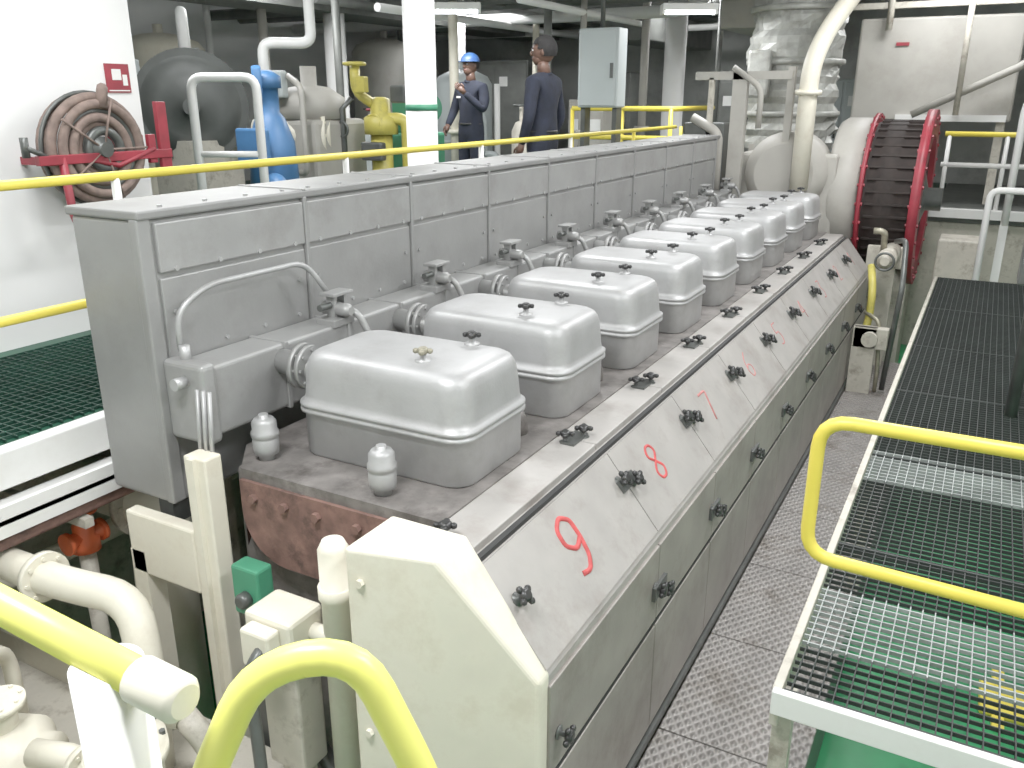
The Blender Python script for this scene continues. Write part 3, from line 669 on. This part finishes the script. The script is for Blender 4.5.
b.tube([(-8.4,6.3,-.4),(-8.4,6.0,-.4),(-8.4,6.0,.9)],.06,CRE,12,fr=.15); b.build('white_equipment_skid')
# ---------------------------------------------------------------- people
def skinned(vr,edges,m,b,M,root=0,sub=2):
    me=bpy.data.meshes.new('tmp'); me.from_pydata([v[0] for v in vr],edges,[]); ob=bpy.data.objects.new('tmp',me); bpy.context.scene.collection.objects.link(ob)
    ob.modifiers.new('s','SKIN'); sm=ob.modifiers.new('ss','SUBSURF'); sm.levels=sub; sm.render_levels=sub
    for i,v in enumerate(vr):
        d=me.skin_vertices[0].data[i]; r=v[1]; d.radius=r if isinstance(r,tuple) else (r,r); d.use_root=(i==root)
    bpy.context.view_layer.update()
    dg=bpy.context.evaluated_depsgraph_get(); ev=ob.evaluated_get(dg); m2=ev.to_mesh()
    b.add([M@v.co for v in m2.vertices],[list(p.vertices) for p in m2.polygons],m,True)
    ev.to_mesh_clear(); bpy.data.objects.remove(ob)
def person(name,loc,ang,arms,helmet=False,turn=0,sc=1.0):
    b=B(); M=Matrix.Identity(4)
    vr=[((0,0,.97),(.155,.125)),((0,0,1.12),(.15,.115)),((0,.0,1.30),(.18,.13)),((0,-.01,1.43),(.13,.095)),((0,0,1.52),(.055,.055))]
    ed=[(0,1),(1,2),(2,3),(3,4)]
    for s_,(el,wr) in zip((-1,1),arms):
        i=len(vr); vr+=[((s_*.185,-.01,1.43),.074),((s_*.225,-.01,1.32),.066),(el,.054),(wr,.038)]; ed+=[(3,i),(i,i+1),(i+1,i+2),(i+2,i+3)]
    for s_ in (-1,1):
        i=len(vr); vr+=[((s_*.095,0,.86),.10),((s_*.105,.015,.50),.075),((s_*.11,-.01,.28),.07),((s_*.11,-.01,.10),.058)]; ed+=[(0,i),(i,i+1),(i+1,i+2),(i+2,i+3)]
    skinned(vr,ed,NAVY,b,M)
    b.tube([(.15*math.cos(t*PI/10),.115*math.sin(t*PI/10),1.03) for t in range(20)],.012,BLK,6,closed=True)
    b.tube([(.062*math.cos(t*PI/10),.062*math.sin(t*PI/10)-.002,1.50+.012*math.cos(t*PI/10)) for t in range(20)],.014,NAVY,6,closed=True)
    b.box(.05,.11,.118,.128,1.32,1.34,WHI)
    for s_ in (-1,1):
        b.loft([rr(s_*.11,.0,.05,.06,.04,.14),rr(s_*.11,.02,.052,.09,.045,.09),rr(s_*.11,.05,.052,.13,.045,.05),rr(s_*.11,.05,.054,.135,.045,0)],BLK)
    for s_,(el,wr) in zip((-1,1),arms):
        w=Vector(wr); d=(w-Vector(el)).normalized(); u,v=b.frame(d); 
        if abs(u.x)>abs(v.x): u,v=v,u
        b.tube([w-d*.02,w+d*.03,w+d*.08],[.026,.034,.03],SKIN,10)
        for k,Lf in enumerate((.065,.075,.07,.055)):
            o=w+d*.075+u*(k-1.5)*.018; b.tube([o,o+d*Lf*.5+v*.006*-s_,o+d*Lf*.85+v*.02*-s_],[.009,.0085,.007],SKIN,8)
        o=w+d*.03-u*.03; b.tube([o,o+d*.03-u*.02,o+d*.06-u*.018],[.011,.010,.008],SKIN,8)
    H=B(); 
    H.tube([(0,-.01,1.48),(0,.0,1.56),(0,.01,1.60)],[.062,.055,.052],SKIN,14)
    H.ell((0,.0,1.685),(.076,.098,.105),SKIN,24,18); H.ell((0,.03,1.625),(.056,.066,.062),SKIN,20,12)
    H.ell((0,.098,1.665),(.013,.02,.022),SKIN,10,8); H.ell((0,.09,1.69),(.009,.014,.03),SKIN,10,8)
    H.ell((0,.090,1.628),(.024,.009,.007),LIP,12,8)
    for s_ in (-1,1):
        H.ell((s_*.030,.084,1.69),(.014,.010,.008),EYEW,10,8); H.ell((s_*.030,.092,1.69),(.006,.004,.006),BLK,8,6)
        H.box(s_*.030-.016,s_*.030+.016,.084,.096,1.707,1.713,HAIR); H.ell((s_*.077,-.005,1.675),(.010,.020,.030),SKIN,10,8)
    H.ell((0,-.012,1.70),(.088,.110,.116),HAIR,26,18,cond=lambda c:c.z>.035 or (c.y<-.005 and c.z>-.065) or (c.z>.0 and c.y<.045))
    if helmet:
        H.ell((0,0,1.72),(.100,.120,.098),BLUC,26,16,cond=lambda c:c.z>0); H.lathe((0,.02,1.715),(0,0,1),[(.105,0),(.125,.0),(.125,.008),(.1,.012)],BLUC,28)
    Rz=Matrix.Rotation(turn,4,'Z'); o=len(b.v)
    for i,v in enumerate(H.v): H.v[i]=tuple(Rz@Vector(v))
    for f,mi_,s2 in zip(H.f,H.m,H.s):
        b.f.append([o+q for q in f]); b.m.append(b.mi(H.mats[mi_])); b.s.append(s2)
    b.v+=H.v
    ob=b.build(name,loc=loc,rot=(0,0,ang)); ob.scale=(sc,sc,sc); return ob
arms1=[((-.28,-.02,1.14),(-.25,.07,.92)),((.28,-.03,1.14),(.25,.08,.92))]
person('standing_crewman',(-3.54,7.0,DZ),math.radians(88),arms1,False,.35,1.01)
arms2=[((-.27,.06,1.18),(-.12,.22,1.38)),((.27,.03,1.16),(.22,.18,1.0))]
person('standing_crewman',(-5.5,9.0,DZ),math.radians(165),arms2,True,0)
# ---------------------------------------------------------------- lamps
def lamp(x,y,rot=0,e=60,z=CZ-.12,L=1.2,vis=True):
    b=B(); b.box(-L/2,L/2,-.10,.10,.0,.07,WHI,.01)
    for s_ in (-.045,.045): b.cyl((-L/2+.03,s_,-.018),(L/2-.03,s_,-.018),.016,LAMP,n=10)
    b.box(-L/2,-L/2+.03,-.08,.08,-.04,.0,WHI); b.box(L/2-.03,L/2,-.08,.08,-.04,.0,WHI)
    if z<CZ-.13:
        for s_ in (-.4*L,.4*L): b.cyl((s_,0,.07),(s_,0,CZ-z),.008,DMET,n=6)
    ob=b.build('fluorescent_ceiling_lamp',loc=(x,y,z),rot=(0,0,rot))
    l=bpy.data.lights.new('lamp_light','AREA'); l.shape='RECTANGLE'; l.size=L; l.size_y=.5; l.energy=e; l.color=(.98,.99,1)
    lo=bpy.data.objects.new('lamp_light',l); bpy.context.scene.collection.objects.link(lo); lo.parent=ob; lo.location=(0,0,-.06)
lamp(-1.4,.6,0,110); lamp(1.0,2.2,PI/2,80); lamp(-3.6,2.4,PI/2,42); lamp(-.2,5.0,PI/2,82); lamp(-3.0,5.8,PI/2,58); lamp(-.6,8.2,PI/2,70)
lamp(-5.6,5.0,0,60); lamp(-7.5,7.8,0,70); lamp(-5.35,8.46,.5,34,.90,.55); lamp(-3.16,9.75,.5,34,.90,.6); lamp(-7.5,11.5,0,60); lamp(-.6,11.6,0,45); lamp(-4.3,13.0,0,50)
w=bpy.data.worlds.new('world'); bpy.context.scene.world=w; w.use_nodes=True; w.node_tree.nodes['Background'].inputs[0].default_value=(.8,.85,.9,1); w.node_tree.nodes['Background'].inputs[1].default_value=.3
# ---------------------------------------------------------------- camera
cd=bpy.data.cameras.new('camera'); cam=bpy.data.objects.new('camera',cd); bpy.context.scene.collection.objects.link(cam)
cd.sensor_width=36; cd.lens=850/1024*36; cd.clip_start=.05
cam.location=(0,0,0); cam.rotation_euler=(math.radians(90-18.6),0,math.radians(28.8))
bpy.context.scene.camera=cam
bpy.context.scene.view_settings.view_transform='Standard'
bpy.context.scene.view_settings.exposure=0.15
bpy.context.scene.view_settings.gamma=1.22
